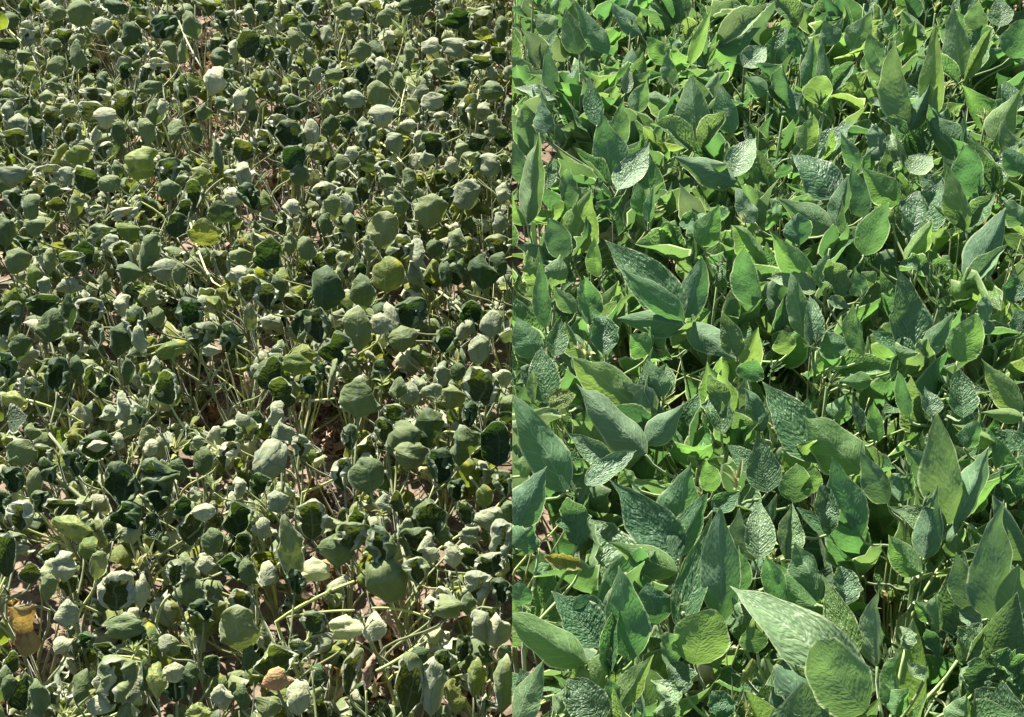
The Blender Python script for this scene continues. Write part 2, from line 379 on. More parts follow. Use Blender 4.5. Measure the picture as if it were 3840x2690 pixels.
def frame_mat(B, T, nrm, width, length=None, zs=None):
    Y = (T-B); L = Y.length if length is None else length; Y = Y.normalized()
    Z = (nrm-Y*nrm.dot(Y)).normalized(); X = Y.cross(Z)
    zz = zs if zs else (width+L)/2
    m = Matrix((( X.x*width, Y.x*L, Z.x*zz, B.x), (X.y*width, Y.y*L, Z.y*zz, B.y), (X.z*width, Y.z*L, Z.z*zz, B.z), (0, 0, 0, 1)))
    return m
def stalk_pts(pl, B, hang=0., z0=None):
    d = Vector((B.x-pl.base.x, B.y-pl.base.y, 0)).length
    zs = max(.03, min(B.z-.04-d*.6, pl.h*.97)) if z0 is None else z0
    p0 = pl.stem_pt(zs); v = B-p0
    return bez(p0, p0+Vector((v.x*.15, v.y*.15, abs(v.z)*.45+.01)), B-Vector((v.x*.18, v.y*.18, abs(v.z)*.3+.012))+Vector((0, 0, hang)), B, 6)

# --- healthy half: leaflets that the photograph lets one follow.  tile, base, tip, half width, face (b under side, f upper side), material, shape, note
HR = []
def R_(s): 
    for ln in s.strip().split('\n'):
        a = ln.split('|'); f = a[0].split()
        HR.append((f[0], *[float(v) for v in f[1:6]], f[6], f[7] if len(f) > 7 else 'm', f[8] if len(f) > 8 else '-', a[1].strip() if len(a) > 1 else None))
R_('''E 820 635 797 335 74 b m flat |healthy plant whose broad upright leaflet spreads between two bright puckered side leaflets
E 820 680 615 530 46 f m folded
E 845 665 965 495 42 f m folded
E 455 820 398 492 80 b m flat |healthy plant with a tall matte oval leaflet and one bright puckered leaflet on its right
E 478 850 615 635 58 f s flat
E 440 840 270 675 22 f m folded
E 765 1430 425 1055 95 f m flat |healthy plant with a dark puckered pointed leaf lying behind a long matte one
E 768 1440 490 1200 56 b m flat
E 780 1425 855 1150 60 b b flat
E 770 1455 475 1425 62 b m flat
E 790 1450 1010 1610 62 b b flat
E 70 1010 120 595 52 b m folded |healthy plant by the seam with a tall narrow folded leaflet on a long stalk
E 195 445 0 380 30 f s flat
E 915 215 1148 40 50 f s folded |healthy plant with a long silvery folded leaf pointing up right near the top edge
E 920 220 1120 120 55 b b flat
E 1010 810 720 700 60 b b flat
E 985 795 1090 605 58 f s flat |healthy plant with a pale shining pointed leaflet above a dark lying leaflet
E 850 1105 920 920 62 b F flat |healthy plant with a small heart shaped leaflet glowing yellow green in the sun
E 1090 1370 1025 1095 60 b m flat
E 550 500 605 360 42 b m -
E 740 480 605 425 48 b m -
E 985 600 935 375 50 b m -
E 800 290 890 35 30 b F -
E 185 425 160 195 36 b b -
E 195 135 100 70 50 b m -
E 300 240 240 30 56 b m -
E 430 240 270 15 44 b m -
E 580 155 440 0 42 b b -
E 590 150 575 50 26 b F -
E 700 280 610 160 46 b F -
E 380 560 345 340 42 f m -
E 510 420 525 290 26 f s -
E 235 1155 170 975 56 b b round
E 385 1245 372 1060 34 b F -
E 150 1470 115 1180 38 b m -
E 340 1455 325 1230 52 b m -
E 290 1400 175 1280 38 b m -
E 110 1600 20 1425 64 b m -
E 190 1600 215 1420 46 f m -
E 590 970 560 820 42 b F -
E 612 1000 636 830 24 b m folded
E 145 845 192 710 36 f m -
E 1148 1180 1010 1000 60 b F -
E 60 830 5 640 45 b m -
E 70 1010 -10 870 30 b F -
E 350 1600 230 1450 50 b m -
E 420 1590 400 1390 60 f b crumpled
E 620 1580 520 1500 60 b F -
E 480 660 490 440 44 b m -
E 960 1290 900 1170 44 f m crumpled
E 840 1000 750 1000 40 f m crumpled
E 1010 1600 940 1400 50 f m -
E 720 370 690 230 34 b m -
E 1040 300 1148 200 50 f s flat
E 1148 410 1030 340 40 b m -
E 265 930 240 760 40 b b crumpled
E 1090 1000 1010 830 40 b b -
E 90 560 40 470 45 b m -
E 150 600 120 440 44 b b -
F 865 340 830 5 56 b m flat |healthy plant with one tall pointed leaflet above two spread side leaflets near the top edge
F 855 370 670 250 32 f m folded
F 880 368 1002 125 34 f m folded
F 635 570 545 188 62 b m flat |healthy plant with a long upright leaflet that insects have holed
F 640 585 748 330 44 b b folded
F 620 605 505 520 26 f m folded
F 735 560 755 105 52 b F flat
F 210 465 245 335 60 b F round |healthy plant with a fan of three upright leaflets and one long bright edged side leaflet
F 182 400 203 160 38 b m flat
F 270 420 240 160 32 b m flat
F 275 422 392 258 34 f m folded
F 380 228 452 55 62 b m flat
F 155 252 100 115 52 b m flat
F 1088 258 1160 85 68 b m round |healthy plant at the right frame edge with a broad drooping rounded leaf high up
F 1010 632 1132 400 64 b F flat |healthy plant near the right edge with a broad pale veined leaf on an upright stalk
F 890 1035 800 745 54 b F flat |healthy plant with a bright narrow leaflet before a wider darker one at the right
F 925 880 878 640 66 b m round
F 900 1020 1030 850 48 f m folded
F 880 1042 735 930 26 f m folded
F 900 1275 1062 930 74 b b flat |healthy plant with a large leaning blue green leaf and a shining strip beneath it
F 885 1302 1087 1095 38 f s folded
F 292 890 125 668 80 f b flat |healthy plant with a broad dark glossy leaf above an arching lighter one
F 290 1025 48 890 62 b m flat
F 310 1022 362 780 42 b b folded
F 430 975 370 728 48 b b flat
F 590 910 400 762 64 b F flat
F 435 1145 537 905 66 b m flat |healthy plant with two leaflets opened like a book below a knobbly folded leaf
F 425 1145 315 905 24 b m folded
F 620 1070 668 850 64 f b crumpled
F 610 1172 742 990 42 b F folded
F 645 1600 585 1190 86 f b flat |healthy plant with a large dark crinkled leaf standing upright right of centre
F 200 1295 0 1030 62 b F flat
F 165 1505 105 1215 50 b m flat |healthy plant with a pale matte pointed leaflet beside a puckered shining one
F 200 1565 195 1315 42 f s flat
F 640 775 735 690 50 f S round |healthy plant with a small white shining rounded leaf catching the sun
F 270 1345 372 1378 26 f s -
F 695 1600 835 1400 46 b m flat
F 850 1620 932 1400 74 b F flat
F 660 1610 450 1480 44 f m flat
F 405 760 325 590 36 b m -
F 155 670 205 515 46 b F -
F 820 600 715 470 36 b m -
F 1090 1355 1105 1210 46 f m -
F 530 380 430 265 38 b m -
F 130 490 40 290 52 b b crumpled
F 215 1305 0 1235 44 f s flat
F 140 110 30 -10 48 f m -
F 1040 120 1050 -30 52 f m -
F 940 140 940 0 48 b m -
F 235 1295 265 1130 42 b m -
F 790 480 560 470 0.1 b m -
F 500 300 450 150 42 b m -
F 560 160 540 30 32 b m -
F 700 160 600 40 42 b m -
F 330 1330 270 1180 60 f m crumpled
F 770 860 690 780 50 f m -
F 1148 1000 1060 900 50 b m -
F 1148 780 1060 660 50 b m -
F 80 790 60 730 40 b m -
F 60 980 0 940 60 b F -
F 140 1100 130 960 60 b b -
F 560 1000 450 960 40 f m crumpled
F 510 720 470 560 50 b b crumpled
F 600 760 540 590 36 f s crumpled
F 420 1330 385 1200 40 b m -
F 430 1600 380 1360 40 b m -
F 90 1590 60 1480 50 b F -
F 330 1600 240 1480 60 b m -
F 1110 500 1060 350 40 f m -
F 470 470 500 440 30 f S - 
F 480 1270 420 1220 40 b F -
F 1148 1480 1110 1380 50 f m -
F 990 1500 960 1340 40 b b crumpled
F 300 200 250 90 50 b b -
F 720 1230 590 1180 42 f m crumpled
F 470 330 440 200 40 b b -
G 560 205 265 5 88 b F flat |healthy plant near the seam with a sunlit ribbed leaf over a long dark shaded leaf
G 600 432 292 108 78 b b flat
G 250 595 8 148 90 b m flat |healthy plant by the seam with a broad half shaded leaf beside a pale one
G 330 565 562 400 46 f s flat
G 20 755 152 478 80 b b flat
G 745 905 448 525 100 f b flat |healthy plant with a large dark quilted leaf left of two upright smooth leaves
G 725 800 795 470 92 b m flat
G 722 890 875 600 62 b m flat
G 755 1225 900 690 68 f m flat |healthy plant with the tallest upright smooth leaf and a feather veined margin near the bottom
G 945 1185 925 668 84 b b flat
G 740 960 438 825 64 b F flat
G 820 1372 900 1125 118 b F round |healthy plant with a bright rounded yellow green leaf near the bottom edge
G 545 1355 490 940 94 b m flat |healthy plant with a broad smooth leaf behind a narrow folded spike of leaf
G 398 1290 180 1035 92 f m flat
G 400 1235 300 1060 80 b b round
G 330 1375 -50 1130 82 b F flat |healthy plant at the seam with a long bright leaf pointing left near the bottom
G 655 1190 600 1010 80 b b flat
G 430 1425 480 1050 38 f m folded
G 478 1562 632 1325 56 b F flat |healthy plant with a bright folded leaf pair close to the bottom edge
G 480 1570 430 1430 52 b m flat
G 20 1640 145 1350 64 b m flat
G 400 1640 250 1440 92 f b round |healthy plant with a pebbled rounded dark leaf at the bottom edge
G 700 1610 650 1430 72 f s crumpled
G 940 335 912 90 68 f m crumpled |healthy plant with a hooded puckered leaf standing among bare stalks
G 160 200 130 -60 66 f m -
G 100 195 95 40 24 b m folded
G 1148 600 1095 338 74 f b flat
G 1100 510 970 385 44 f m -
G 600 380 770 200 60 b b -
G 905 595 862 440 46 b F -
G 900 685 1025 595 46 f m -
G 1090 910 1015 670 38 b s folded
G 1110 900 1120 640 64 f s -
G 1035 1045 1010 830 48 b m -
G 290 840 250 630 72 f g crumpled |healthy plant carrying a dark shrivelled leaf above a straw coloured dead one
G 310 945 140 890 38 f y crumpled
G 1040 1400 1080 1420 60 b y round |healthy plant with a yellowing leaf low between its stalks
G 440 470 240 330 50 f s flat
G 680 170 600 10 60 b m -
G 660 180 690 10 55 f m -
G 200 1600 250 1480 40 b m -
G 80 1500 40 1390 50 f m -
G 330 1190 200 1180 50 f m -
G 700 1380 720 1220 50 b m crumpled
G 780 1500 740 1350 60 f g crumpled
G 950 1620 900 1490 60 f m crumpled
G 240 220 200 130 60 f y flat
G 90 490 0 470 50 b F -
G 1040 1260 1000 1050 60 f m crumpled
G 1100 1320 1060 1190 60 b m -
G 40 1110 30 1000 50 b m -
G 540 560 490 490 40 b F -
G 560 960 640 860 60 b m -
G 120 850 0 770 60 b m crumpled
G 1060 100 1090 0 60 b m -
G 1120 330 1050 130 50 b b -
H 235 470 -12 88 98 f m flat |healthy plant with a big quilted pointed leaf behind a bright smooth square ended leaf
H 408 512 158 255 104 b F flat
H 416 798 290 443 88 b m flat |healthy plant with a dark drooping toothed leaf over leaning stalks at the lower right
H 540 645 415 415 58 b b flat
H 815 745 748 238 88 b m flat |healthy plant with the tallest smooth oval leaflet between two wide pale side leaflets
H 800 782 538 655 62 f m flat
H 832 752 1002 398 68 b s folded
H 1000 1168 1008 618 84 b b flat |healthy plant at the right with a long smooth blue green leaflet on a slender stalk
H 740 255 705 122 42 f s -
H 430 1560 -140 985 140 f s flat |healthy plant with the largest leaf of all, quilted and silvery, at the bottom
H 440 1578 185 1265 128 b m round
H 490 1382 480 1020 48 b s folded
H 385 1345 240 950 66 f F flat
H 215 1110 0 975 78 b F -
H 222 1090 132 820 80 b m -
H 75 900 110 650 56 f S folded
H 692 962 530 790 58 b F flat
H 900 1125 832 860 62 b b flat
H 1085 1190 1110 910 62 b m -
H 465 95 320 110 38 b F -
H 300 275 345 160 52 b m -
H 490 375 470 190 36 b F flat
H 408 335 370 165 26 f s folded
H 632 262 575 50 32 b m -
H 1140 240 960 0 58 b F flat
H 880 265 860 40 62 f m -
H 1148 262 960 240 32 b F -
H 880 400 942 270 46 b m -
H 1040 392 830 290 36 b F -
H 1148 610 1035 480 72 f b crumpled
H 1148 445 1068 310 42 f m -
H 120 645 125 462 68 b m -
H 200 605 200 470 50 b F -
H 575 1545 580 1300 30 b F folded
H 560 1560 500 1460 32 b m -
H 565 1600 632 1480 50 b F -
H 850 1355 950 1180 70 f m crumpled
H 700 1445 625 1355 32 f s -
H 615 1305 612 1200 32 f s crumpled
H 770 1345 700 1210 34 f g crumpled
H 980 1630 1072 1490 110 f m round
H 850 1650 885 1500 52 b m folded
H 200 1600 30 1365 96 f b crumpled |healthy plant with a rough curled leaf hanging in the shade at the bottom edge
H 340 1110 330 930 60 f g crumpled
H 960 1180 850 1130 50 f s -
H 1148 1140 1090 900 40 f m -
H 1020 920 870 850 30 f s folded
H 590 640 640 500 60 b b -
H 270 790 240 560 50 f g crumpled
H 900 200 870 150 50 f g crumpled
H 740 1180 650 1080 34 b F folded
H 770 1230 750 1050 36 b m folded
H 1120 1420 1000 1320 60 f m crumpled
H 1148 1500 1080 1430 60 f m crumpled
H 930 1500 910 1340 70 f g crumpled
H 60 300 40 380 10 f m -
H 700 900 760 560 60 b b -
H 60 1120 -10 870 50 b m -''')
def hero_right():
    MM = {'m': 'healthy', 'F': 'fresh', 'b': 'bluish', 's': 'painted_sheen', 'S': 'painted_sheen', 'y': 'yellowed', 'g': 'bluish'}
    cnt = 0
    for t, bx, by, tx, ty, hw, face, mat, shp, note in HR:
        if hw < 5: continue
        cnt += 1
        s0 = tp(t, bx, by); s1 = tp(t, tx, ty); L = math.hypot(s1[0]-s0[0], s1[1]-s0[1])
        z0 = .43+U(-.006, .006)
        B = at_z(*s0, z0); d0 = depth(B); l = L/F*d0
        if face == 'b':
            dd = l*U(-.35, .15); tgt = (FW*.8-Vector((0, 0, 1))*.25).normalized()+RT*U(-.3, .3)
        else:
            dd = l*U(.05, .5); tgt = (-FW*.75+Vector((0, 0, 1))*.62).normalized()+RT*U(-.35, .25)
        T = at_depth(*s1, d0+dd)
        Y = (T-B).normalized(); n = (tgt-Y*tgt.dot(Y)).normalized()
        vd = ((B+T)/2-EYE).normalized(); vis = abs(n.dot(vd))/max(.3, math.sqrt(max(0, 1-Y.dot(vd)**2)))
        w = 2.2*hw/KS/F*d0/max(.6, min(1, vis))
        if shp in ('-',): shp = 'flat' if rnd() < .7 else 'folded'
        m = frame_mat(B, T, n, w, zs=(w+l)/2)
        pl = nearest(B-Vector((0, 0, 0)) if False else Vector((B.x, B.y+.03, 0)), 'R')
        q = None
        for q2 in pl.leaves:      # leaflets that spring from the same point share a stalk
            if (q2[0][-1]-B).length < .025 and q2[4]: q = q2
        if q is None:
            q = [stalk_pts(pl, B), [], M['stalk_right'], .0019, True]; pl.leaves.append(q)
        q[1].append((lib(shp, random.randrange(120)), m, M[MM[mat]]))
        if note and hw*L > pl.noteh: pl.note = note; pl.noteh = hw*L
hero_right()

# --- damaged half: cups, domes and opened leaflets.  tile: x y half-height half-width type [angle]
HL = {'A': '''360 60 60 60 o;455 110 45 45 d;570 150 60 45 o;510 30 35 60 o;640 100 30 42 h;735 120 52 62 x;850 110 70 45 o -20;930 30 35 70 h;130 140 40 40 h;125 185 25 38 d;240 60 38 52 d;340 240 70 42 o;250 290 42 46 d;285 160 36 52 h;345 180 32 38 d;40 200 26 52 x;30 300 60 42 o;100 250 32 42 d;130 330 36 38 y;235 200 28 36 d;160 370 36 22 o;240 370 36 36 d;455 360 42 26 o;390 360 28 36 d;625 230 32 44 h;680 240 32 36 d;765 230 52 30 o;815 230 60 26 o;720 290 26 52 h;655 330 50 30 h;680 390 34 48 o;810 400 60 36 x;555 470 72 56 x;430 430 34 72 h;60 450 52 62 h;30 500 50 32 d;80 560 56 56 d;65 620 42 66 x;165 600 72 42 h;235 530 52 50 h;410 500 50 62 h;470 530 50 50 d;310 490 36 42 d;690 500 62 46 o;650 590 62 40 o;780 580 52 42 d;320 600 50 46 h;345 650 34 72 d;425 600 42 28 d;345 695 45 55 y;255 690 60 22 y 30;460 680 42 52 h;615 730 78 78 Y|damaged plant with a big round yellow green mottled leaf in the upper left;65 790 50 70 d;215 790 52 72 h;220 850 34 72 d;385 810 58 62 h;300 790 42 42 g;470 760 32 36 h;485 820 42 52 o;520 770 55 32 o;65 890 52 52 h;140 930 60 46 d;755 770 64 62 h|damaged plant with a tall hooded cup beside the cracked bare soil;760 850 50 50 d;865 880 76 52 h;900 790 45 52 y;990 950 52 72 o;1085 780 60 72 d;1110 880 60 52 x;1090 680 50 56 h;975 690 80 22 o -15;165 1020 46 42 d;20 1040 70 42 d;70 1170 62 62 o;315 1080 36 42 h;455 1060 52 62 h;495 1090 42 42 g;380 1130 62 52 x;330 1180 52 60 h;570 1040 42 62 y;670 1050 40 52 h;545 1150 72 62 h;575 1220 52 72 d;665 1140 90 60 o 20;740 1210 52 76 g;805 1230 52 32 o;920 1040 60 80 y|damaged plant with a wide green leaf blotched yellow along its upper rim;795 1010 56 52 x;210 1170 60 26 o;150 1240 46 42 y;310 1280 36 62 d;200 1280 42 36 g;200 1370 52 76 x;215 1460 76 82 o|damaged plant with two smooth overlapping grey green leaves at the left;310 1400 80 36 o;400 1390 52 72 h;540 1370 52 42 d;660 1330 50 52 d;610 1460 90 56 x;620 1520 60 36 g;520 1530 70 52 o;760 1570 40 80 y;900 1500 60 72 h;945 1570 32 46 d;1040 1510 70 52 x;850 1400 70 62 x;990 1180 60 42 h;1070 1150 42 62 o;1060 1230 42 52 d;1120 1290 62 52 h;965 200 36 36 h;1030 230 60 36 d;975 260 50 46 o;1110 200 62 52 x;1110 60 50 52 d;950 360 70 52 d;1050 450 50 52 d;1110 440 60 36 o;910 500 42 42 d;980 460 32 36 d;40 1440 90 62 x;320 1540 50 52 h;20 390 40 40 d;1000 90 40 40 x;120 40 40 40 x;40 90 40 40 o;620 680 10 10 d;500 160 40 30 x;560 320 40 30 x;140 480 50 30 o;210 440 40 40 d;520 600 60 30 o;260 920 30 50 x;330 930 60 40 o;600 900 40 30 g;560 960 30 60 h;830 960 60 40 x;1040 880 50 36 d;1020 330 30 40 x;730 480 40 30 g;880 600 50 30 o;110 1090 30 60 x;460 1270 50 36 o;700 1420 50 40 o;90 1560 60 50 o;430 1500 60 40 x;1120 1420 60 40 o''',
'B': '''60 90 42 34 g -20;40 50 46 42 x;230 30 42 52 h;180 170 46 52 d;225 110 50 32 o;150 100 36 42 x;400 50 42 56 d;445 60 32 36 g;580 75 42 42 d;310 150 42 28 g;590 160 28 36 g;465 220 46 52 d;540 215 26 52 o 60;570 290 46 38 d;575 340 50 36 o;315 310 56 52 h;350 340 36 42 d;195 375 32 52 d;440 440 46 52 g|damaged plant with a pale fuzzy dome tucked under a dark hood in the upper middle;420 400 52 52 x;550 420 60 52 o;560 520 52 56 d;590 470 28 28 g;190 480 60 62 x;245 590 60 36 g -15;150 610 70 72 x;90 560 50 52 h;35 660 28 32 h;170 710 58 58 x;195 785 48 48 d;340 770 50 28 o 20;700 15 52 82 o|damaged plant with a large smooth green leaf at the top edge;900 90 42 72 x;1010 100 62 52 x;1020 150 32 42 y;1100 130 62 32 o;780 200 42 46 g;900 210 46 62 g;980 210 32 52 h;1010 280 32 52 h;940 310 46 62 x;825 300 42 46 o;1060 400 46 62 d;1065 330 32 32 g;910 400 42 42 d;860 440 60 52 x;720 380 62 52 p;790 450 42 52 g;950 500 72 52 x;1010 500 42 42 g;770 530 42 42 g;840 540 42 42 h;1070 560 52 42 o;790 650 62 62 x;760 710 38 42 g;620 640 46 42 g;920 680 42 38 d;965 730 52 46 h;1050 740 52 52 d;1110 740 52 42 h;990 640 42 52 x;500 730 42 46 o;500 610 62 42 h;585 760 42 52 h;590 810 32 42 d;320 880 66 66 h;340 930 56 52 o;480 860 62 36 x;405 910 52 32 g -20;125 1000 52 42 x;160 920 38 42 p;575 1030 86 76 o|damaged plant with a round veined leaf beneath a thin curled one near centre;590 960 32 60 h;785 950 82 72 o;645 1110 62 62 h;725 1130 72 38 g;650 900 62 38 o;850 900 62 42 x;945 870 72 62 g;890 1080 62 46 d;1090 1100 52 60 h;1000 1220 80 72 o;1080 1190 62 46 o;160 1090 50 38 o;230 1110 58 42 o;340 1150 42 42 x;310 1290 102 82 o|damaged plant with a big dark shell shaped leaf near the centre of the wilted half;55 1130 80 62 x;480 1310 80 62 o;580 1230 80 82 y;400 1190 62 42 h;465 1215 32 32 x;710 1230 34 62 g 70;460 1470 102 68 o;280 1460 80 62 x -10;200 1450 62 42 x;40 1330 60 62 h;380 1560 80 80 x;200 1590 42 72 y;690 1400 72 82 x;650 1520 62 72 d;560 1450 52 52 d;610 1420 80 32 g;940 1470 42 62 d -70;960 1400 52 52 x;1050 1450 62 52 d;1000 1570 72 48 d;850 1530 62 62 x;120 260 60 40 x;30 220 60 40 x;240 250 40 30 o;680 250 60 30 o;330 560 50 40 o;410 560 40 40 x;680 560 30 40 g;720 620 40 36 g;430 690 36 30 g;300 1000 50 40 o;420 1010 50 30 o;500 1100 50 30 o;810 1110 40 40 o;900 1200 80 60 x;105 1290 60 30 o;1100 1000 50 40 d;1110 860 50 40 d;880 740 40 40 g;690 800 60 34 o;720 720 40 36 g;200 620 40 30 o;480 330 50 36 x;640 360 50 30 o;270 340 40 30 g;700 480 40 36 o;1110 620 40 40 x;1120 480 50 40 d;1090 250 40 40 x;850 1230 60 30 o''',
'C': '''335 40 52 38 o;250 70 80 62 x;60 190 46 56 Y|damaged plant with a crumpled yellow leaf at the left frame edge;80 275 46 86 F 80|damaged plant with one smooth pale leaf lying flat at the left frame edge;90 420 62 72 o;185 430 50 52 x;60 540 62 62 x;140 570 72 38 o;95 700 72 62 h;290 675 52 92 h;320 760 52 92 Y|damaged plant with a bright yellow green cup under a pale rimmed hood;70 820 46 52 h;75 850 32 52 g;220 880 50 52 x;290 930 72 62 d;30 880 100 52 x;385 850 52 72 y;320 1010 50 52 x;210 1030 60 42 o;485 245 38 42 g;545 220 72 38 d;690 25 42 32 g;755 130 76 66 x|damaged plant with a near black hollow cup and white rim below the left middle;710 160 46 38 g;625 260 50 42 x;590 310 38 38 d;435 390 62 82 x;430 390 32 52 g;655 350 52 38 d;670 400 42 38 g;525 370 42 32 g;540 560 102 82 x;580 580 50 42 o;720 540 96 92 x|damaged plant with a broad dark round leaf behind pale flowering shoots;800 500 52 52 o;900 460 62 52 o;840 330 38 32 g;885 375 32 32 g;965 350 46 42 g;1040 340 42 52 x;1020 430 62 52 h;970 430 40 30 g;1060 580 52 52 d;870 610 38 32 g;915 690 42 52 g;870 760 80 62 x;605 700 66 62 x;505 760 60 38 x;580 780 56 56 g|damaged plant with a round fuzzy ball shaped leaf held in front of a dark hood;690 750 62 42 x;1060 720 80 76 x;520 1040 92 86 h|damaged plant with a large bowl shaped dark leaf freckled with light;625 1050 80 32 g;295 1140 62 56 d;275 1280 38 52 g -50;545 1200 60 96 o;830 930 62 46 d;790 960 62 52 h;840 1050 62 80 o;925 920 50 42 g;1045 930 62 62 x;735 1280 42 38 g;780 1290 46 32 d;1085 1090 56 62 h;1065 1210 102 92 o|damaged plant with a wide pitcher shaped leaf on a single pale stalk near the bottom;520 1440 112 92 h|damaged plant with a tall split cup showing a black hollow at the bottom left;465 1450 60 36 g;590 1490 62 42 g;350 1470 80 46 o;430 1550 50 72 p;640 1420 72 42 o;780 1410 46 52 g;785 1480 62 62 x;690 1450 80 42 Y;100 1490 90 52 x;170 1530 80 42 o;240 1500 50 42 h;995 1520 62 52 g;95 1220 120 62 a|damaged plant with a hanging withered leaf turned amber and brown at lower left;30 30 60 50 x;150 130 50 40 x;400 80 60 30 x;460 120 60 40 x;560 60 60 30 o;130 330 40 40 o;220 500 60 40 x;330 470 60 40 x;20 640 60 50 x;180 640 50 40 x;420 500 50 40 x;700 640 50 60 x;820 660 50 40 x;950 820 60 50 o;1100 830 60 40 x;130 960 50 50 x;440 930 60 40 o;900 1130 50 60 x;1110 960 60 40 o;480 1310 40 60 x;400 1260 40 40 x;620 1240 50 40 x;950 1380 50 40 x;1110 1350 50 40 o;60 1360 60 40 x;150 1600 40 50 g;890 1590 50 60 Y;1090 1520 60 40 o;860 1430 50 40 o;220 940 50 40 p;30 1480 60 40 o;560 1590 50 40 o''',
'D': '''50 60 80 62 x;180 20 50 72 y;340 90 92 32 d;130 150 72 58 x;240 120 42 42 x;455 170 92 96 o|damaged plant with a broad dark leaf above the open litter patch;80 250 62 46 d;110 340 76 62 g;205 390 50 46 h;60 450 80 102 d -60|damaged plant with a large shell like grey green leaf folded toward the soil gap;385 520 72 52 h;500 520 82 82 o;620 240 42 52 h;580 320 62 52 h;660 370 92 72 d 20|damaged plant with the widest rolled grey leaf at the lower middle;775 310 92 76 o;690 440 60 82 o;820 480 80 72 x;920 390 92 72 o;1080 380 102 72 x;825 70 62 56 g;900 60 42 38 o;1010 130 86 92 x;1100 90 42 52 g;700 160 50 42 d;630 130 50 46 o;790 150 42 52 d;100 640 52 52 g;245 720 92 72 h|damaged plant with an open mussel shaped cup and pale folded wing beside the soil;570 650 60 38 d;430 800 72 86 h;570 840 100 72 x;345 870 72 82 o;155 840 142 62 o|damaged plant with one long pale leaf crossed by a stalk shadow;270 940 60 72 p;770 720 92 82 x;690 780 62 52 g;765 850 72 48 g;720 820 70 80 x;585 1010 92 112 o 70|damaged plant with a broad leaf lying sideways at the end of a long yellow stalk;710 950 60 62 x;940 690 56 42 x;1060 720 60 92 d;960 790 50 52 d;1100 810 92 52 h;890 880 62 46 d;960 890 42 52 x;1050 920 50 72 h;880 1000 52 32 g;990 1020 72 62 h;860 1120 46 72 d;820 1080 62 62 h|damaged plant with a black hollow cup over a smooth folded one at the lower right;1080 1220 80 76 d;1010 1200 80 42 g;410 1200 60 92 p|damaged plant with a limp pale leaf sprawled over the bare soil;520 1200 72 60 p;80 1360 80 102 x;90 1440 52 72 O|damaged plant with a rusty orange leaf close to the bottom edge;185 1520 82 56 g;50 1560 50 62 d;430 1400 112 46 h;690 1460 142 72 h|damaged plant with the tallest dark hollow leaf rimmed in white at the bottom edge;790 1480 122 48 g;880 1520 80 42 y;980 1440 80 42 y;1100 1480 112 52 o;1030 1560 60 52 d;500 1410 80 28 b;880 180 50 60 o;960 250 60 40 x;300 60 40 40 x;560 60 60 40 x;420 350 60 40 x;20 560 50 50 x;30 760 50 50 g;50 960 60 40 p;180 1000 60 50 x;640 640 50 40 x;900 590 50 40 x;1110 560 60 50 x;1020 620 50 40 y;840 780 60 40 o;1100 1040 60 50 x;950 1100 50 40 o;930 1300 60 40 x;260 1180 50 60 x;270 1420 50 40 o;600 880 10 10 d;840 1350 50 40 x;1120 1330 50 40 o;720 1340 40 50 o;200 1300 50 50 x;1130 680 50 40 d'''}
PALE = [('C', 790, 400, 75), ('C', 590, 440, 60), ('C', 960, 570, 65), ('C', 975, 410, 55), ('C', 680, 880, 60), ('C', 620, 920, 60), ('C', 600, 1300, 60), ('C', 860, 1280, 60), ('B', 720, 370, 60), ('B', 660, 140, 60), ('B', 955, 750, 45),
        ('D', 560, 690, 45), ('C', 20, 850, 40), ('A', 600, 940, 45), ('A', 560, 560, 50), ('A', 240, 470, 36), ('B', 760, 790, 46), ('D', 250, 1380, 46), ('B', 300, 470, 40), ('A', 660, 1310, 46), ('C', 500, 1370, 50)]
